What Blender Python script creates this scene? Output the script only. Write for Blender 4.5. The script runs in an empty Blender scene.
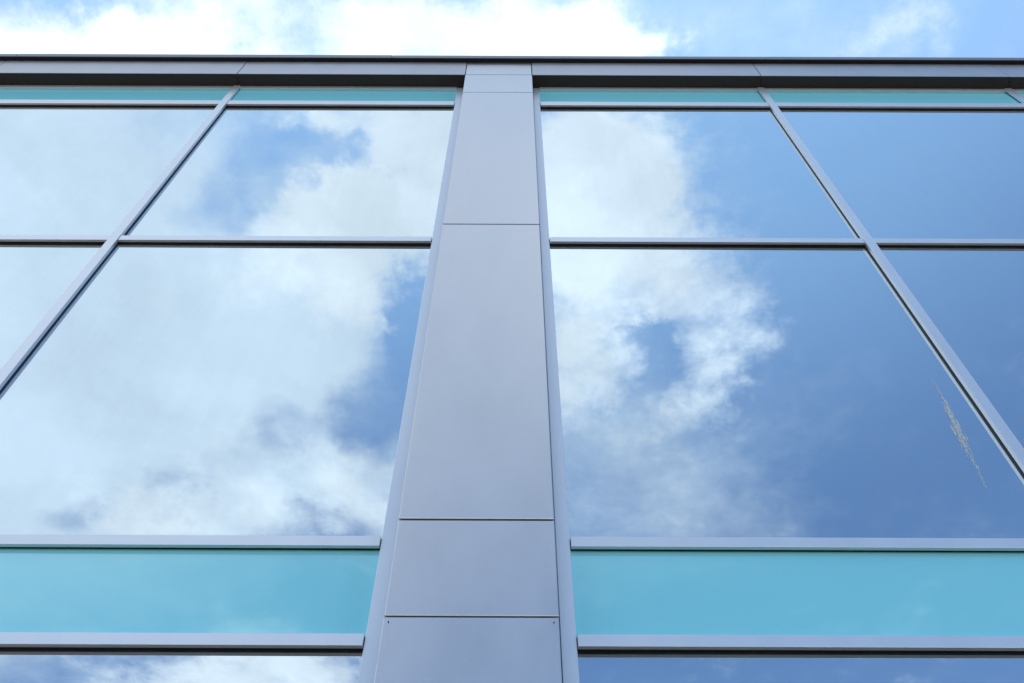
import bpy, bmesh, math, random
from mathutils import Vector
random.seed(7)
S = bpy.context.scene
COL = S.collection
R = math.radians

# ------------------------------------------------------------------ helpers
def mat(name):
    m = bpy.data.materials.new(name); m.use_nodes = True
    nt = m.node_tree; nt.nodes.clear()
    out = nt.nodes.new('ShaderNodeOutputMaterial')
    return m, nt, out

def N(nt, t, **kw):
    n = nt.nodes.new(t)
    for k, v in kw.items():
        if k.startswith('i_'):
            key = k[2:]
            key = int(key) if key.isdigit() else key.replace('_', ' ')
            n.inputs[key].default_value = v
        else:
            setattr(n, k, v)
    return n

def metal(name, base, rough, metallic=.55, var=.05, bump=.02, streak=True):
    m, nt, out = mat(name); L = nt.links.new
    p = N(nt, 'ShaderNodeBsdfPrincipled', i_Metallic=metallic, i_Roughness=rough)
    tc = N(nt, 'ShaderNodeTexCoord')
    mp = N(nt, 'ShaderNodeMapping'); mp.inputs['Scale'].default_value = (2.0, 2.0, .8)
    L(tc.outputs['Object'], mp.inputs['Vector'])
    n1 = N(nt, 'ShaderNodeTexNoise', i_Scale=3.0, i_Detail=8.0, i_Roughness=.62)
    L(mp.outputs[0], n1.inputs['Vector'])
    n2 = N(nt, 'ShaderNodeTexNoise', i_Scale=420.0, i_Detail=2.0)
    L(tc.outputs['Object'], n2.inputs['Vector'])
    mr = N(nt, 'ShaderNodeMapRange'); mr.inputs['From Min'].default_value = .3; mr.inputs['From Max'].default_value = .7
    mr.inputs['To Min'].default_value = 1 - var; mr.inputs['To Max'].default_value = 1 + var
    L(n1.outputs['Fac'], mr.inputs['Value'])
    mr2 = N(nt, 'ShaderNodeMapRange'); mr2.inputs['To Min'].default_value = .94; mr2.inputs['To Max'].default_value = 1.06
    L(n2.outputs['Fac'], mr2.inputs['Value'])
    mu = N(nt, 'ShaderNodeMath', operation='MULTIPLY'); L(mr.outputs[0], mu.inputs[0]); L(mr2.outputs[0], mu.inputs[1])
    vm = N(nt, 'ShaderNodeVectorMath', operation='SCALE'); vm.inputs[0].default_value = base
    L(mu.outputs[0], vm.inputs['Scale']); L(vm.outputs[0], p.inputs['Base Color'])
    mrr = N(nt, 'ShaderNodeMapRange'); mrr.inputs['To Min'].default_value = rough - .06; mrr.inputs['To Max'].default_value = rough + .06
    L(n1.outputs['Fac'], mrr.inputs['Value']); L(mrr.outputs[0], p.inputs['Roughness'])
    b = N(nt, 'ShaderNodeBump', i_Strength=bump, i_Distance=.01); L(n1.outputs['Fac'], b.inputs['Height'])
    L(b.outputs[0], p.inputs['Normal'])
    L(p.outputs[0], out.inputs[0])
    return m

def plain(name, base, rough, metallic=0.0, var=.12, scale=6):
    m, nt, out = mat(name); L = nt.links.new
    p = N(nt, 'ShaderNodeBsdfPrincipled', i_Metallic=metallic, i_Roughness=rough)
    tc = N(nt, 'ShaderNodeTexCoord')
    n1 = N(nt, 'ShaderNodeTexNoise', i_Scale=float(scale), i_Detail=7.0)
    L(tc.outputs['Object'], n1.inputs['Vector'])
    mr = N(nt, 'ShaderNodeMapRange'); mr.inputs['To Min'].default_value = 1 - var; mr.inputs['To Max'].default_value = 1 + var
    L(n1.outputs['Fac'], mr.inputs['Value'])
    vm = N(nt, 'ShaderNodeVectorMath', operation='SCALE'); vm.inputs[0].default_value = base
    L(mr.outputs[0], vm.inputs['Scale']); L(vm.outputs[0], p.inputs['Base Color'])
    L(p.outputs[0], out.inputs[0])
    return m

def glass(name, tint, refl, body, dust, teal=False):
    """reflective coated glazing: mirror layer over a see-through (or back painted) body, thin film of dust"""
    m, nt, out = mat(name); L = nt.links.new
    tc = N(nt, 'ShaderNodeTexCoord')
    # roller-wave distortion of the pane
    mp = N(nt, 'ShaderNodeMapping'); mp.inputs['Scale'].default_value = (.9, .9, .6)
    L(tc.outputs['Object'], mp.inputs['Vector'])
    nb = N(nt, 'ShaderNodeTexNoise', i_Scale=1.3, i_Detail=1.0)
    L(mp.outputs[0], nb.inputs['Vector'])
    b = N(nt, 'ShaderNodeBump', i_Strength=.28, i_Distance=.012); L(nb.outputs['Fac'], b.inputs['Height'])
    g = N(nt, 'ShaderNodeBsdfGlossy', i_Roughness=.008); g.inputs['Color'].default_value = (*tint, 1)
    L(b.outputs[0], g.inputs['Normal'])
    if teal:
        t = N(nt, 'ShaderNodeBsdfDiffuse'); t.inputs['Color'].default_value = (*body, 1)
    else:
        t = N(nt, 'ShaderNodeBsdfTransparent'); t.inputs['Color'].default_value = (*body, 1)
    fr = N(nt, 'ShaderNodeLayerWeight', i_Blend=.25)
    mr = N(nt, 'ShaderNodeMapRange'); mr.inputs['To Min'].default_value = refl; mr.inputs['To Max'].default_value = min(1, refl + .28)
    L(fr.outputs['Fresnel'], mr.inputs['Value'])
    mx = N(nt, 'ShaderNodeMixShader'); L(mr.outputs[0], mx.inputs[0]); L(t.outputs[0], mx.inputs[1]); L(g.outputs[0], mx.inputs[2])
    # dust film: rain-washed vertical streaks and blotches
    mp2 = N(nt, 'ShaderNodeMapping'); mp2.inputs['Scale'].default_value = (9, 9, .35)
    L(tc.outputs['Object'], mp2.inputs['Vector'])
    n2 = N(nt, 'ShaderNodeTexNoise', i_Scale=1.6, i_Detail=8.0, i_Roughness=.6); L(mp2.outputs[0], n2.inputs['Vector'])
    n3 = N(nt, 'ShaderNodeTexNoise', i_Scale=2.0, i_Detail=9.0, i_Roughness=.7); L(tc.outputs['Object'], n3.inputs['Vector'])
    mu = N(nt, 'ShaderNodeMath', operation='MULTIPLY'); L(n2.outputs['Fac'], mu.inputs[0]); L(n3.outputs['Fac'], mu.inputs[1])
    md = N(nt, 'ShaderNodeMapRange'); md.inputs['From Min'].default_value = .12; md.inputs['From Max'].default_value = .42
    md.inputs['To Min'].default_value = dust * .3; md.inputs['To Max'].default_value = dust
    L(mu.outputs[0], md.inputs['Value'])
    d = N(nt, 'ShaderNodeBsdfDiffuse'); d.inputs['Color'].default_value = (.42, .43, .45, 1)
    mx2 = N(nt, 'ShaderNodeMixShader'); L(md.outputs[0], mx2.inputs[0]); L(mx.outputs[0], mx2.inputs[1]); L(d.outputs[0], mx2.inputs[2])
    L(mx2.outputs[0], out.inputs[0])
    return m

def clear(name):
    m, nt, out = mat(name)
    t_ = N(nt, 'ShaderNodeBsdfTransparent'); t_.inputs['Color'].default_value = (.97, .98, .98, 1)
    nt.links.new(t_.outputs[0], out.inputs[0]); return m

M = dict(
    clear=clear('clear_glass'),
    clad=metal('satin_grey_cladding', (.71, .66, .635), .31, .92, .04),
    fascia=metal('satin_grey_fascia', (.60, .56, .56), .40, .65, .06),
    cap=metal('pale_aluminium', (.90, .87, .865), .36, .6, .03),
    jamb=metal('pale_aluminium_jamb', (.86, .86, .89), .42, .5, .03),
    coping=metal('dark_coping_sheet', (.30, .29, .30), .5, .6, .08),
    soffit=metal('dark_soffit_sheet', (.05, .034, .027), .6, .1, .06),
    rubber=plain('black_rubber', (.012, .012, .013), .6),
    core=plain('dark_backing', (.02, .02, .024), .8),
    glass=glass('reflective_glass', (.89, .97, 1.0), .78, (.80, .88, .95), .075),
    leaf=glass('inner_glass_leaf', (.90, .95, 1.0), .30, (.35, .42, .48), .0),
    teal=glass('teal_spandrel_glass', (.85, .97, 1.0), .17, (.36, .95, .99), .03, teal=True),
    roof=plain('roof_felt', (.16, .16, .16), .9),
    slab=plain('concrete', (.30, .30, .29), .85),
    inner=plain('interior_paint', (.25, .26, .28), .8),
    screw=plain('screw_steel', (.10, .10, .11), .5, .6),
    dirt=plain('chalky_dirt', (.88, .87, .84), .95, 0, .15, 60),
    asphalt=plain('paving', (.105, .085, .068), .9, 0, .3, 1.5),
)

def add_box(bm, x0, x1, y0, y1, z0, z1, bev=0.0):
    vs = [bm.verts.new((x, y, z)) for x in (x0, x1) for y in (y0, y1) for z in (z0, z1)]
    q = [(0, 1, 3, 2), (4, 6, 7, 5), (0, 4, 5, 1), (2, 3, 7, 6), (0, 2, 6, 4), (1, 5, 7, 3)]
    fs = [bm.faces.new([vs[i] for i in f]) for f in q]
    if bev:
        es = list({e for f in fs for e in f.edges})
        bmesh.ops.bevel(bm, geom=es, offset=bev, segments=2, profile=.5, affect='EDGES')

def obj(name, bm, m, parent=None, label=None):
    bmesh.ops.recalc_face_normals(bm, faces=bm.faces)
    me = bpy.data.meshes.new(name); bm.to_mesh(me); bm.free()
    me.materials.append(m)
    o = bpy.data.objects.new(name, me); COL.objects.link(o)
    o.parent = parent
    if label: o['label'] = label
    return o

def box(name, b, m, parent, bev=0.0, label=None):
    bm = bmesh.new(); add_box(bm, *b, bev)
    return obj(name, bm, m, parent, label)

# thin chalky film: partly see-through
nt_ = M['dirt'].node_tree
pb = next(n for n in nt_.nodes if n.type == 'BSDF_PRINCIPLED'); ob_ = next(n for n in nt_.nodes if n.type == 'OUTPUT_MATERIAL')
tr_ = N(nt_, 'ShaderNodeBsdfTransparent'); ms_ = N(nt_, 'ShaderNodeMixShader')
nz_ = N(nt_, 'ShaderNodeTexNoise', i_Scale=70.0, i_Detail=5.0); tcx_ = N(nt_, 'ShaderNodeTexCoord'); nt_.links.new(tcx_.outputs['Object'], nz_.inputs['Vector'])
mr_ = N(nt_, 'ShaderNodeMapRange'); mr_.inputs['From Min'].default_value = .32; mr_.inputs['From Max'].default_value = .68; mr_.inputs['To Min'].default_value = .38; mr_.inputs['To Max'].default_value = .95
nt_.links.new(nz_.outputs['Fac'], mr_.inputs['Value']); nt_.links.new(mr_.outputs[0], ms_.inputs[0])
nt_.links.new(tr_.outputs[0], ms_.inputs[1]); nt_.links.new(pb.outputs[0], ms_.inputs[2]); nt_.links.new(ms_.outputs[0], ob_.inputs[0])

# ------------------------------------------------------------------ ground
bm = bmesh.new()
vs = [bm.verts.new(p) for p in ((-600, -600, 0), (600, -600, 0), (600, 600, 0), (-600, 600, 0))]
bm.faces.new(vs)
g = obj('ground', bm, M['asphalt']); g['kind'] = 'structure'

# ------------------------------------------------------------------ the building
B = bpy.data.objects.new('glass_office_building', None); COL.objects.link(B)
B.location = (0, 0, 0)
B['label'] = 'modern office building with mirrored windows, teal glass bands and a grey metal clad pier'
B['category'] = 'building'

YC, YF, YJ, YG = 2.300, 2.208, 2.309, 2.324       # transom cap face, pier/fascia face, jamb face, glass face
YM = 2.296                                        # mullion cap face
# heights (m)
Z_CAPTOP, Z_COPU, Z_FB = 9.719, 9.640, 9.297
HEAD = (9.241, 9.292)
ROWS = [(8.836, 8.922), (6.484, 6.540), (4.110, 4.158), (3.680, 3.727)]   # transoms, top to bottom
SILL = (.30, .36)
PIERS = [-6.05, -.119, 5.82]
PH = .2581
JL, JR = (-.441, -.381), (.1460, .1945)           # jamb strips either side of the middle pier

def jambs(cx):
    d = cx + .119
    return (JL[0] + d, JL[1] + d), (JR[0] + d, JR[1] + d)

X_END0, X_END1 = PIERS[0] - PH, PIERS[2] + PH
# --- piers: stacked cassette panels in front of a dark core
joints = [.02, 1.9, 3.709, 4.138, 6.502, 8.845, Z_FB + .001]
for cx in PIERS:
    col = None
    for i in range(len(joints) - 1):
        z0, z1 = joints[i] + .0035, joints[i + 1] - .0035
        if i == len(joints) - 2: z1 = Z_FB - .0045 + .0035
        bm = bmesh.new()
        dx = random.uniform(-.0007, .0007)
        add_box(bm, cx - PH + dx, cx + PH + dx, YF + random.uniform(0, .0015), YF + .045, z0, z1, .003)
        p = obj('cladding_panel', bm, M['clad'], B)
        if i in (1,):
            for sx in (-PH + .016, PH - .016):
                bm = bmesh.new()
                bmesh.ops.create_cone(bm, cap_ends=True, segments=16, radius1=.0022, radius2=.0018, depth=.004)
                bmesh.ops.rotate(bm, verts=bm.verts, matrix=__import__('mathutils').Matrix.Rotation(R(90), 3, 'X'))
                pass
                bmesh.ops.translate(bm, verts=bm.verts, vec=(cx + sx, YF - .001, z1 - .02))
                obj('screw', bm, M['screw'], p)
    box('pier_core', (cx - PH + .006, cx + PH - .006, YF + .047, 2.60, 0.0, Z_FB - .006), M['core'], B)
    (a0, a1), (b0, b1) = jambs(cx)
    for (x0, x1) in ((a0, a1), (b0, b1)):
        if x0 < X_END0 - .02 or x1 > X_END1 + .02: continue
        box('jamb_frame', (x0, x1, YJ, 2.40, .0, HEAD[1] - .001), M['jamb'], B, .002)

# --- bays
def pane_set(x0, x1, label=None):
    """x0..x1: clear glass width between the vertical frames; one window per storey row"""
    levels = [(SILL[1], ROWS[3][0], 'window'), (ROWS[3][1], ROWS[2][0], 'spandrel_panel'), (ROWS[2][1], ROWS[1][0], 'window'),
              (ROWS[1][1], ROWS[0][0], 'window'), (ROWS[0][1], HEAD[0], 'spandrel_panel')]
    for k, (z0, z1, kind) in enumerate(levels):
        yg = YG if kind == 'window' else 2.322
        e = .010
        tilt = random.uniform(-.003, .003)
        bm = bmesh.new()
        add_box(bm, x0 - e, x1 + e, yg, yg + .008, z0 - e, z1 + e)
        for v in bm.verts: v.co.y += (v.co.x - (x0 + x1) / 2) * tilt * .6
        p = obj(kind, bm, M['glass'] if kind == 'window' else M['teal'], B)
        if kind == 'window':                           # coated front face, clear edges and back, second leaf behind
            p.data.materials.append(M['clear'])
            for f in p.data.polygons: f.material_index = 0 if f.normal.y < -.9 else 1
            q = box('inner_pane', (x0 - e, x1 + e, yg + .022, yg + .028, z0 - e, z1 + e), M['leaf'], p)
            q.data.materials.append(M['clear'])
            for f in q.data.polygons: f.material_index = 0 if f.normal.y < -.9 else 1
        if label and k == 2:
            p['label'] = label; streaked.append(p)
        bm = bmesh.new()                               # black gasket round the pane, behind the caps
        y0, y1 = YC + .0135, yg + .003
        w = .012; i = .0015
        add_box(bm, x0 - w, x1 + w, y0, y1, z0 - w, z0 - i)
        add_box(bm, x0 - w, x1 + w, y0, y1, z1 + i, z1 + w)
        add_box(bm, x0 - w, x0 - i, y0 + .001, y1 - .001, z0 - i, z1 + i)
        add_box(bm, x1 + i, x1 + w, y0 + .001, y1 - .001, z0 - i, z1 + i)
        obj('gasket', bm, M['rubber'], p)
    for (z0, z1) in [SILL] + ROWS:
        t = box('transom', (x0 + .002, x1 - .002, YC, YC + .014, z0, z1), M['cap'], B, .0018)
        box('transom_core', (x0 + .001, x1 - .001, YG + .034, YG + .13, z0 + .004, z1 - .004), M['jamb'], t)
    box('head_frame', (x0 + .002, x1 - .002, YC + .002, YC + .05, HEAD[0], HEAD[1]), M['cap'], B, .0015)

streaked = []
MW = .026
for bi in range(2):
    xs = jambs(PIERS[bi])[1][1]; xe = jambs(PIERS[bi + 1])[0][0]
    if bi == 1: ms = [1.918, 3.840]
    else: ms = [-4.076, -2.153]
    edges = [xs]
    for mx_ in ms: edges += [mx_ - MW, mx_ + MW]
    edges.append(xe)
    for k in range(0, len(edges), 2):
        pane_set(edges[k], edges[k + 1], 'window with a long pale streak of dirt near its right edge' if (bi == 1 and k == 0) else None)
    for mx_ in ms:
        mo = box('mullion', (mx_ - MW, mx_ + MW, YM, YM + .019, 0.0, HEAD[1] - .001), M['cap'], B, .002)
        box('mullion_core', (mx_ - .020, mx_ + .020, YG + .034, YG + .16, 0.0, HEAD[1] - .004), M['jamb'], mo)

# --- fascia, soffit, coping
fj = [X_END0]
for x in (PIERS[0] + PH, -4.07, -2.145, PIERS[1] - PH, PIERS[1] + PH, 1.915, 3.84, PIERS[2] - PH): fj.append(x)
fj.append(X_END1)
for a, b in zip(fj[:-1], fj[1:]):
    y = YF + random.uniform(.0, .0015)
    box('fascia_panel', (a + .003, b - .003, y, y + .03, Z_FB + .0035, Z_COPU - .003), M['fascia'] if b - a > .6 else M['clad'], B, .002)
box('fascia_backing', (X_END0 + .01, X_END1 - .01, YF + .034, YF + .06, Z_FB + .006, Z_COPU - .004), M['core'], B)
for a, b in zip(fj[:-1], fj[1:]):
    if b - a < .6: continue
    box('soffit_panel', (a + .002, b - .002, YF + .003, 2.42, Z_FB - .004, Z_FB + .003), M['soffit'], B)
cx_ = [X_END0 - .03, -4.0, -.98, 2.02, 5.02, X_END1 + .03]
for i, (a, b) in enumerate(zip(cx_[:-1], cx_[1:])):
    dz = (.0, .004, -.002, .001, .0)[i]
    bm = bmesh.new()
    add_box(bm, a + .0015, b - .0015, 2.174, 2.70, Z_COPU + .008, Z_CAPTOP + dz, .004)
    c = obj('coping', bm, M['coping'], B)
    bm = bmesh.new(); add_box(bm, a + .002, b - .002, 2.178, 2.205, Z_COPU, Z_COPU + .0095)
    obj('drip_edge', bm, M['core'], c)

# --- body, floors, roof
D1 = 14.0
box('side_wall', (X_END0 + .002, X_END0 + .25, 2.62, D1, 0.0, Z_COPU - .004), M['clad'], B)
box('side_wall', (X_END1 - .25, X_END1 - .002, 2.62, D1, 0.0, Z_COPU - .004), M['clad'], B)
box('rear_wall', (X_END0 + .25, X_END1 - .25, D1 - .25, D1 - .002, 0.0, Z_COPU - .004), M['inner'], B)
box('roof', (X_END0 + .252, X_END1 - .252, 2.72, D1 - .255, 9.05, 9.45), M['roof'], B)
for (z0, z1) in ((3.76, 4.08),):
    box('floor_slab', (X_END0 + .252, X_END1 - .252, 2.62, D1 - .255, z0, z1), M['slab'], B)
box('parapet_upstand', (X_END0 + .02, X_END1 - .02, 2.44, 2.69, 9.32, Z_COPU + .002), M['core'], B)
box('spandrel_backing', (X_END0 + .3, X_END1 - .3, 2.50, 2.56, 3.74, 4.09), M['core'], B)
box('spandrel_backing', (X_END0 + .3, X_END1 - .3, 2.50, 2.56, 8.94, 9.30), M['core'], B)

# --- the streak on the window right of the pier
random.seed(3)
if streaked:
    pts = [(1.7839, 5.1695, 0.003), (1.7782, 5.0041, 0.012), (1.7575, 4.8087, 0.019), (1.7427, 4.6787, 0.012), (1.7361, 4.5558, 0.006), (1.7235, 4.4508, 0.004)]
    bm = bmesh.new()
    def blob(x, z, r, sx, sz, rot, y):
        n = 9; ring = []
        for k in range(n):
            a = 2 * math.pi * k / n; rr = r * random.uniform(.55, 1.25)
            px, pz = math.cos(a) * rr * sx, math.sin(a) * rr * sz
            ring.append((x + px * math.cos(rot) - pz * math.sin(rot), z + px * math.sin(rot) + pz * math.cos(rot)))
        lo = [bm.verts.new((p[0], y, p[1])) for p in ring]
        c = bm.verts.new((x, y - .0015, z))
        for k in range(n): bm.faces.new((lo[k], lo[(k + 1) % n], c))
    for j in range(len(pts) - 1):
        (xa, za, w), (xb, zb, w2) = pts[j], pts[j + 1]
        rot = math.atan2(-(xb - xa), zb - za)
        L_ = math.hypot(xb - xa, zb - za)
        n = int(L_ / .0022) + 1
        for k in range(n):
            t = (k + random.random()) / n
            if random.random() < .3: continue
            ww = w + (w2 - w) * t
            blob(xa + (xb - xa) * t + random.gauss(0, ww * .55), za + (zb - za) * t, ww * random.uniform(.12, .42), .5, random.uniform(2.0, 7.0), rot + random.gauss(0, .06), YG - .0008 - random.uniform(0, .001))
    st = obj('dirt_streak', bm, M['dirt'], streaked[0])

# ------------------------------------------------------------------ sky
W = bpy.data.worlds.new('World'); S.world = W; W.use_nodes = True
nt = W.node_tree; nt.nodes.clear(); L = nt.links.new
out = N(nt, 'ShaderNodeOutputWorld')
SUN_EL, SUN_AZ = R(54), R(-25)         # azimuth measured from +Y towards +X
sky = N(nt, 'ShaderNodeTexSky', sky_type='NISHITA', sun_disc=False, sun_elevation=SUN_EL, sun_rotation=SUN_AZ)
sky.air_density = 1.0; sky.dust_density = .3; sky.ozone_density = 2.0
bg = N(nt, 'ShaderNodeBackground', i_Strength=0.112)
hs = N(nt, 'ShaderNodeHueSaturation', i_Saturation=1.1); L(sky.outputs[0], hs.inputs['Color']); L(hs.outputs[0], bg.inputs[0])
tc = N(nt, 'ShaderNodeTexCoord')
sep = N(nt, 'ShaderNodeSeparateXYZ'); L(tc.outputs['Generated'], sep.inputs[0])
zc = N(nt, 'ShaderNodeMath', operation='MAXIMUM'); zc.inputs[1].default_value = .06; L(sep.outputs['Z'], zc.inputs[0])
dx = N(nt, 'ShaderNodeMath', operation='DIVIDE'); L(sep.outputs['X'], dx.inputs[0]); L(zc.outputs[0], dx.inputs[1])
dy = N(nt, 'ShaderNodeMath', operation='DIVIDE'); L(sep.outputs['Y'], dy.inputs[0]); L(zc.outputs[0], dy.inputs[1])
P0 = N(nt, 'ShaderNodeCombineXYZ'); L(dx.outputs[0], P0.inputs[0]); L(dy.outputs[0], P0.inputs[1])

def warp(src, scale, amp, det=3.0, off=0.0):
    n = N(nt, 'ShaderNodeTexNoise', i_Scale=scale, i_Detail=det, i_Roughness=.6)
    if off:
        ad = N(nt, 'ShaderNodeVectorMath', operation='ADD'); ad.inputs[1].default_value = (off, off * .7, 0); L(src.outputs[0], ad.inputs[0]); L(ad.outputs[0], n.inputs['Vector'])
    else:
        L(src.outputs[0], n.inputs['Vector'])
    sb = N(nt, 'ShaderNodeVectorMath', operation='SUBTRACT'); sb.inputs[1].default_value = (.5, .5, .5); L(n.outputs['Color'], sb.inputs[0])
    sc = N(nt, 'ShaderNodeVectorMath', operation='SCALE'); sc.inputs['Scale'].default_value = amp; L(sb.outputs[0], sc.inputs[0])
    a = N(nt, 'ShaderNodeVectorMath', operation='ADD'); L(src.outputs[0], a.inputs[0]); L(sc.outputs[0], a.inputs[1])
    fl = N(nt, 'ShaderNodeVectorMath', operation='MULTIPLY'); fl.inputs[1].default_value = (1, 1, 0); L(a.outputs[0], fl.inputs[0])
    return fl
Pw = warp(P0, 5.0, .26, 7.0)
Pw2 = warp(P0, 4.0, .24, 5.0, 4.0)

def field(P, blobs, base):
    acc = None
    for (cx, cy, rx, ry, am) in blobs:
        s = N(nt, 'ShaderNodeVectorMath', operation='SUBTRACT'); s.inputs[1].default_value = (cx, cy, 0); L(P.outputs[0], s.inputs[0])
        m_ = N(nt, 'ShaderNodeVectorMath', operation='MULTIPLY'); m_.inputs[1].default_value = (1 / rx, 1 / ry, 0); L(s.outputs[0], m_.inputs[0])
        l = N(nt, 'ShaderNodeVectorMath', operation='LENGTH'); L(m_.outputs[0], l.inputs[0])
        r = N(nt, 'ShaderNodeMapRange', interpolation_type='SMOOTHSTEP')
        r.inputs['From Min'].default_value = 1.25; r.inputs['From Max'].default_value = .25
        r.inputs['To Min'].default_value = 0; r.inputs['To Max'].default_value = am
        L(l.outputs['Value'], r.inputs['Value'])
        if acc is None:
            acc = N(nt, 'ShaderNodeMath', operation='ADD'); acc.inputs[1].default_value = base; L(r.outputs[0], acc.inputs[0])
        else:
            a = N(nt, 'ShaderNodeMath', operation='ADD'); L(acc.outputs[0], a.inputs[0]); L(r.outputs[0], a.inputs[1]); acc = a
    return acc

def fbm(scale, det, rough, lac=2.0, src=None):
    n = N(nt, 'ShaderNodeTexNoise', i_Scale=scale, i_Detail=det, i_Roughness=rough, i_Lacunarity=lac)
    L((src or P0).outputs[0], n.inputs['Vector'])
    return n

VEIL = [(-0.7678, -0.5874, 0.6504, 0.6591, 1.2), (-0.3044, -0.6833, 0.2661, 0.2935, 0.55), (-0.1954, -0.3559, 0.0521, 0.0347, -0.2), (-0.2464, -0.3913, 0.0583, 0.0426, -0.25), (-0.2931, -0.4234, 0.0484, 0.037, -0.25), (-0.3353, -0.4529, 0.0491, 0.0381, -0.3), (-0.1233, -0.5712, 0.0484, 0.0862, -0.85), (-0.1709, -0.6754, 0.0663, 0.0871, -0.65), (-0.3123, -0.6981, 0.073, 0.0592, -0.35), (-0.4304, -0.7829, 0.0757, 0.0794, -0.4), (-0.5489, -0.8655, 0.0652, 0.0509, -0.5), (-0.2368, -0.8724, 0.0653, 0.0512, -0.5), (-0.3274, -0.7666, 0.0752, 0.0627, -0.4), (-0.2591, -0.7127, 0.0735, 0.0599, -0.3), (-0.4273, -0.8397, 0.0516, 0.0499, -0.3), (0.1125, -0.8043, 0.3304, 0.243, 0.42), (0.4645, -0.3974, 0.1804, 0.2263, -0.3), (0.4204, -0.68, 0.2171, 0.1898, -0.05), (0.3387, 0.2318, 0.2441, 0.0573, 0.15), (-0.2095, 0.2435, 0.4916, 0.058, 0.5)]
CUM = [(-0.1191, -0.3886, 0.1481, 0.1343, 1.5), (-0.205, -0.5198, 0.1463, 0.0886, 0.85), (0.0825, -0.4047, 0.1119, 0.1307, 1.4), (0.0987, -0.5184, 0.1236, 0.1012, 0.95), (0.2392, -0.5696, 0.1035, 0.1259, 0.7), (0.0692, -0.6457, 0.0714, 0.092, 0.6), (0.2273, -0.6809, 0.0785, 0.0803, 0.42), (0.1285, -0.6037, 0.042, 0.0355, -0.35), (0.1629, -0.627, 0.0401, 0.0418, -0.3), (-0.1301, -0.5913, 0.0523, 0.0945, -0.9), (0.1479, -0.3545, 0.0624, 0.0541, -0.25), (-0.3262, -0.8559, 0.2467, 0.118, 0.5), (-0.2041, -0.7898, 0.0885, 0.0799, 0.25), (-0.3274, -0.7666, 0.0564, 0.047, -0.25), (-0.5017, -0.8909, 0.1185, 0.0779, 0.35), (-0.606, -0.9444, 0.0807, 0.1083, -0.5), (0.4697, -0.4202, 0.1716, 0.2546, -0.6), (0.456, -0.7396, 0.235, 0.1996, -0.5), (-0.6895, -1.1807, 0.088, 0.0858, -0.6), (-0.3992, -1.2006, 0.2657, 0.1306, 1.0), (-0.1954, -0.3559, 0.0573, 0.0368, -0.9), (-0.2569, -0.3914, 0.0636, 0.0449, -0.9), (-0.3492, -0.7435, 0.0744, 0.0615, 0.25), (-0.0914, 0.2382, 0.2549, 0.0673, 1.1), (-0.3994, 0.2588, 0.1586, 0.0491, 1.1), (-0.4705, 0.2253, 0.0877, 0.0474, 0.5), (0.0857, 0.2521, 0.079, 0.0585, 0.9), (-0.3536, 0.2249, 0.0779, 0.0284, -0.12), (-0.2085, 0.2339, 0.0587, 0.0239, -0.15), (0.3797, 0.2412, 0.157, 0.0386, 0.22), (0.262, 0.2417, 0.0785, 0.0579, -0.5)]
fv = field(Pw2, VEIL, 0.06)
fc = field(Pw, CUM, 0.0)
n1 = fbm(6.0, 10.0, .6)
n2 = fbm(17.0, 10.0, .66)
def madd(a, k, b):
    m_ = N(nt, 'ShaderNodeMath', operation='MULTIPLY_ADD'); L(a, m_.inputs[0]); m_.inputs[1].default_value = k
    if isinstance(b, float): m_.inputs[2].default_value = b
    else: L(b, m_.inputs[2])
    return m_
def ramp(src, a, b, lo=0.0, hi=1.0):
    r = N(nt, 'ShaderNodeMapRange', interpolation_type='SMOOTHSTEP')
    r.inputs['From Min'].default_value = a; r.inputs['From Max'].default_value = b
    r.inputs['To Min'].default_value = lo; r.inputs['To Max'].default_value = hi
    L(src, r.inputs['Value']); return r
c1 = madd(n1.outputs['Fac'], 1.6, fc.outputs[0])          # + 1.3*(n-.5)
c2 = madd(n2.outputs['Fac'], 1.15, c1.outputs[0])
cd = ramp(c2.outputs[0], 1.375 + .08, 1.375 + 1.10, 0.0, .92)           # cumulus cover
v0 = madd(n1.outputs['Fac'], .7, fv.outputs[0])
v1 = madd(n2.outputs['Fac'], .45, v0.outputs[0])
vd = ramp(v1.outputs[0], .575, .575 + 1.0, 0.0, .93)      # veil cover
# brightness of the clouds: thick middles a little greyer than their rims
n3 = fbm(4.0, 6.0, .55, 2.1, Pw2)
cb = ramp(n3.outputs['Fac'], .3, .7, 0.46, 0.63)
colc = N(nt, 'ShaderNodeVectorMath', operation='SCALE'); colc.inputs[0].default_value = (.875, .98, 1.08); L(cb.outputs[0], colc.inputs['Scale'])
vb = ramp(n3.outputs['Fac'], .25, .75, 0.44, 0.55)
colv = N(nt, 'ShaderNodeVectorMath', operation='SCALE'); colv.inputs[0].default_value = (.765, .915, 1.075); L(vb.outputs[0], colv.inputs['Scale'])
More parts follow.
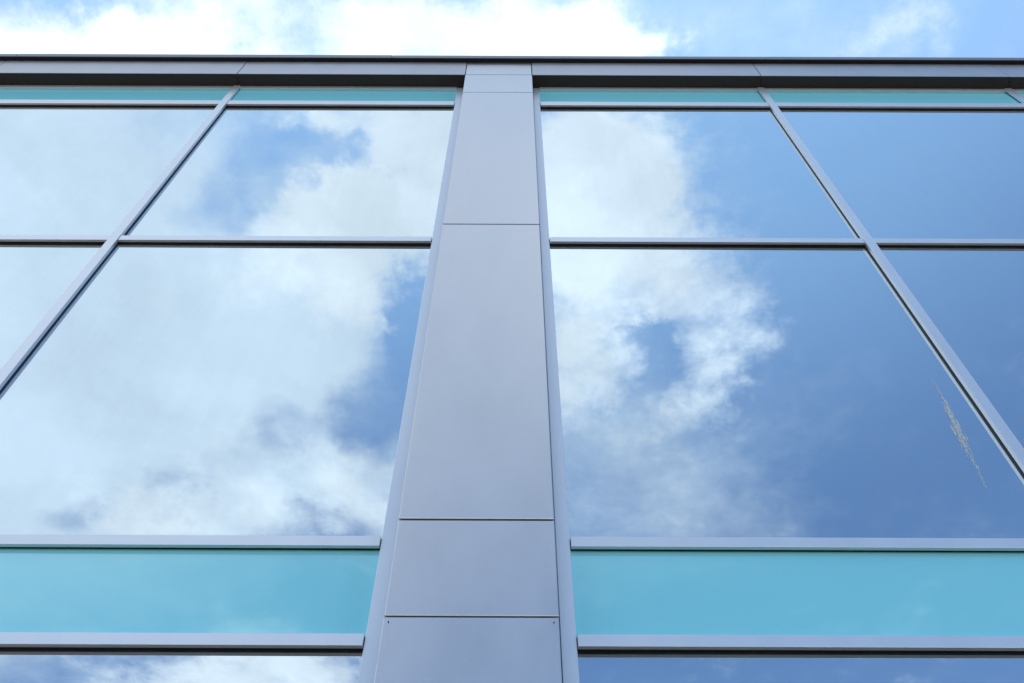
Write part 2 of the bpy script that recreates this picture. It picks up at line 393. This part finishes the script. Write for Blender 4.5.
# sunward half of the sky carries brighter clouds (forward scattering round the sun)
sd = N(nt, 'ShaderNodeVectorMath', operation='DOT_PRODUCT')
sd.inputs[1].default_value = (math.sin(SUN_AZ) * math.cos(SUN_EL), math.cos(SUN_AZ) * math.cos(SUN_EL), math.sin(SUN_EL))
L(tc.outputs['Generated'], sd.inputs[0])
sg = ramp(sd.outputs['Value'], .7, 1.0, 1.0, 1.03)
bgc = N(nt, 'ShaderNodeBackground'); L(colc.outputs[0], bgc.inputs[0]); L(sg.outputs[0], bgc.inputs[1])
bgv = N(nt, 'ShaderNodeBackground'); L(colv.outputs[0], bgv.inputs[0]); L(sg.outputs[0], bgv.inputs[1])
bgh = N(nt, 'ShaderNodeBackground'); bgh.inputs[0].default_value = (.175, .305, .50, 1)
hz = ramp(sep.outputs['Z'], .70, .97, 0.0, .88)            # thin high haze, thickest overhead towards the sun
mxh = N(nt, 'ShaderNodeMixShader'); L(hz.outputs[0], mxh.inputs[0]); L(bg.outputs[0], mxh.inputs[1]); L(bgh.outputs[0], mxh.inputs[2])
mxa = N(nt, 'ShaderNodeMixShader'); L(vd.outputs[0], mxa.inputs[0]); L(mxh.outputs[0], mxa.inputs[1]); L(bgv.outputs[0], mxa.inputs[2])
mxb = N(nt, 'ShaderNodeMixShader'); L(cd.outputs[0], mxb.inputs[0]); L(mxa.outputs[0], mxb.inputs[1]); L(bgc.outputs[0], mxb.inputs[2])
L(mxb.outputs[0], out.inputs[0])
W.cycles.sampling_method = 'MANUAL'; W.cycles.sample_map_resolution = 1024

sl = bpy.data.lights.new('sun', 'SUN'); sl.energy = 3.0; sl.angle = R(.5); sl.color = (1.0, .95, .88)
so = bpy.data.objects.new('sun', sl); COL.objects.link(so)
sv = Vector(sd.inputs[1].default_value)
so.rotation_euler = sv.to_track_quat('Z', 'Y').to_euler()
so.location = (0, 20, 30)

# ------------------------------------------------------------------ camera
cam = bpy.data.cameras.new('camera'); co = bpy.data.objects.new('camera', cam); COL.objects.link(co)
cam.sensor_width = 36; cam.lens = 36 * 1000 / 1024; cam.clip_start = .05; cam.clip_end = 5000; cam.shift_x = -1 / 1024
th = math.atan(1000 / 599.5)
from mathutils import Matrix
rot = Matrix.Rotation(R(90) + th, 4, 'X') @ Matrix.Rotation(R(0.22), 4, 'Z')
co.matrix_world = Matrix.Translation((0, 0, 1.6)) @ rot
S.camera = co

S.render.resolution_x, S.render.resolution_y = 1024, 683
S.view_settings.view_transform = 'Standard'; S.view_settings.look = 'None'
S.view_settings.gamma = 1; S.view_settings.use_curve_mapping = False
S.view_settings.exposure = 1.17
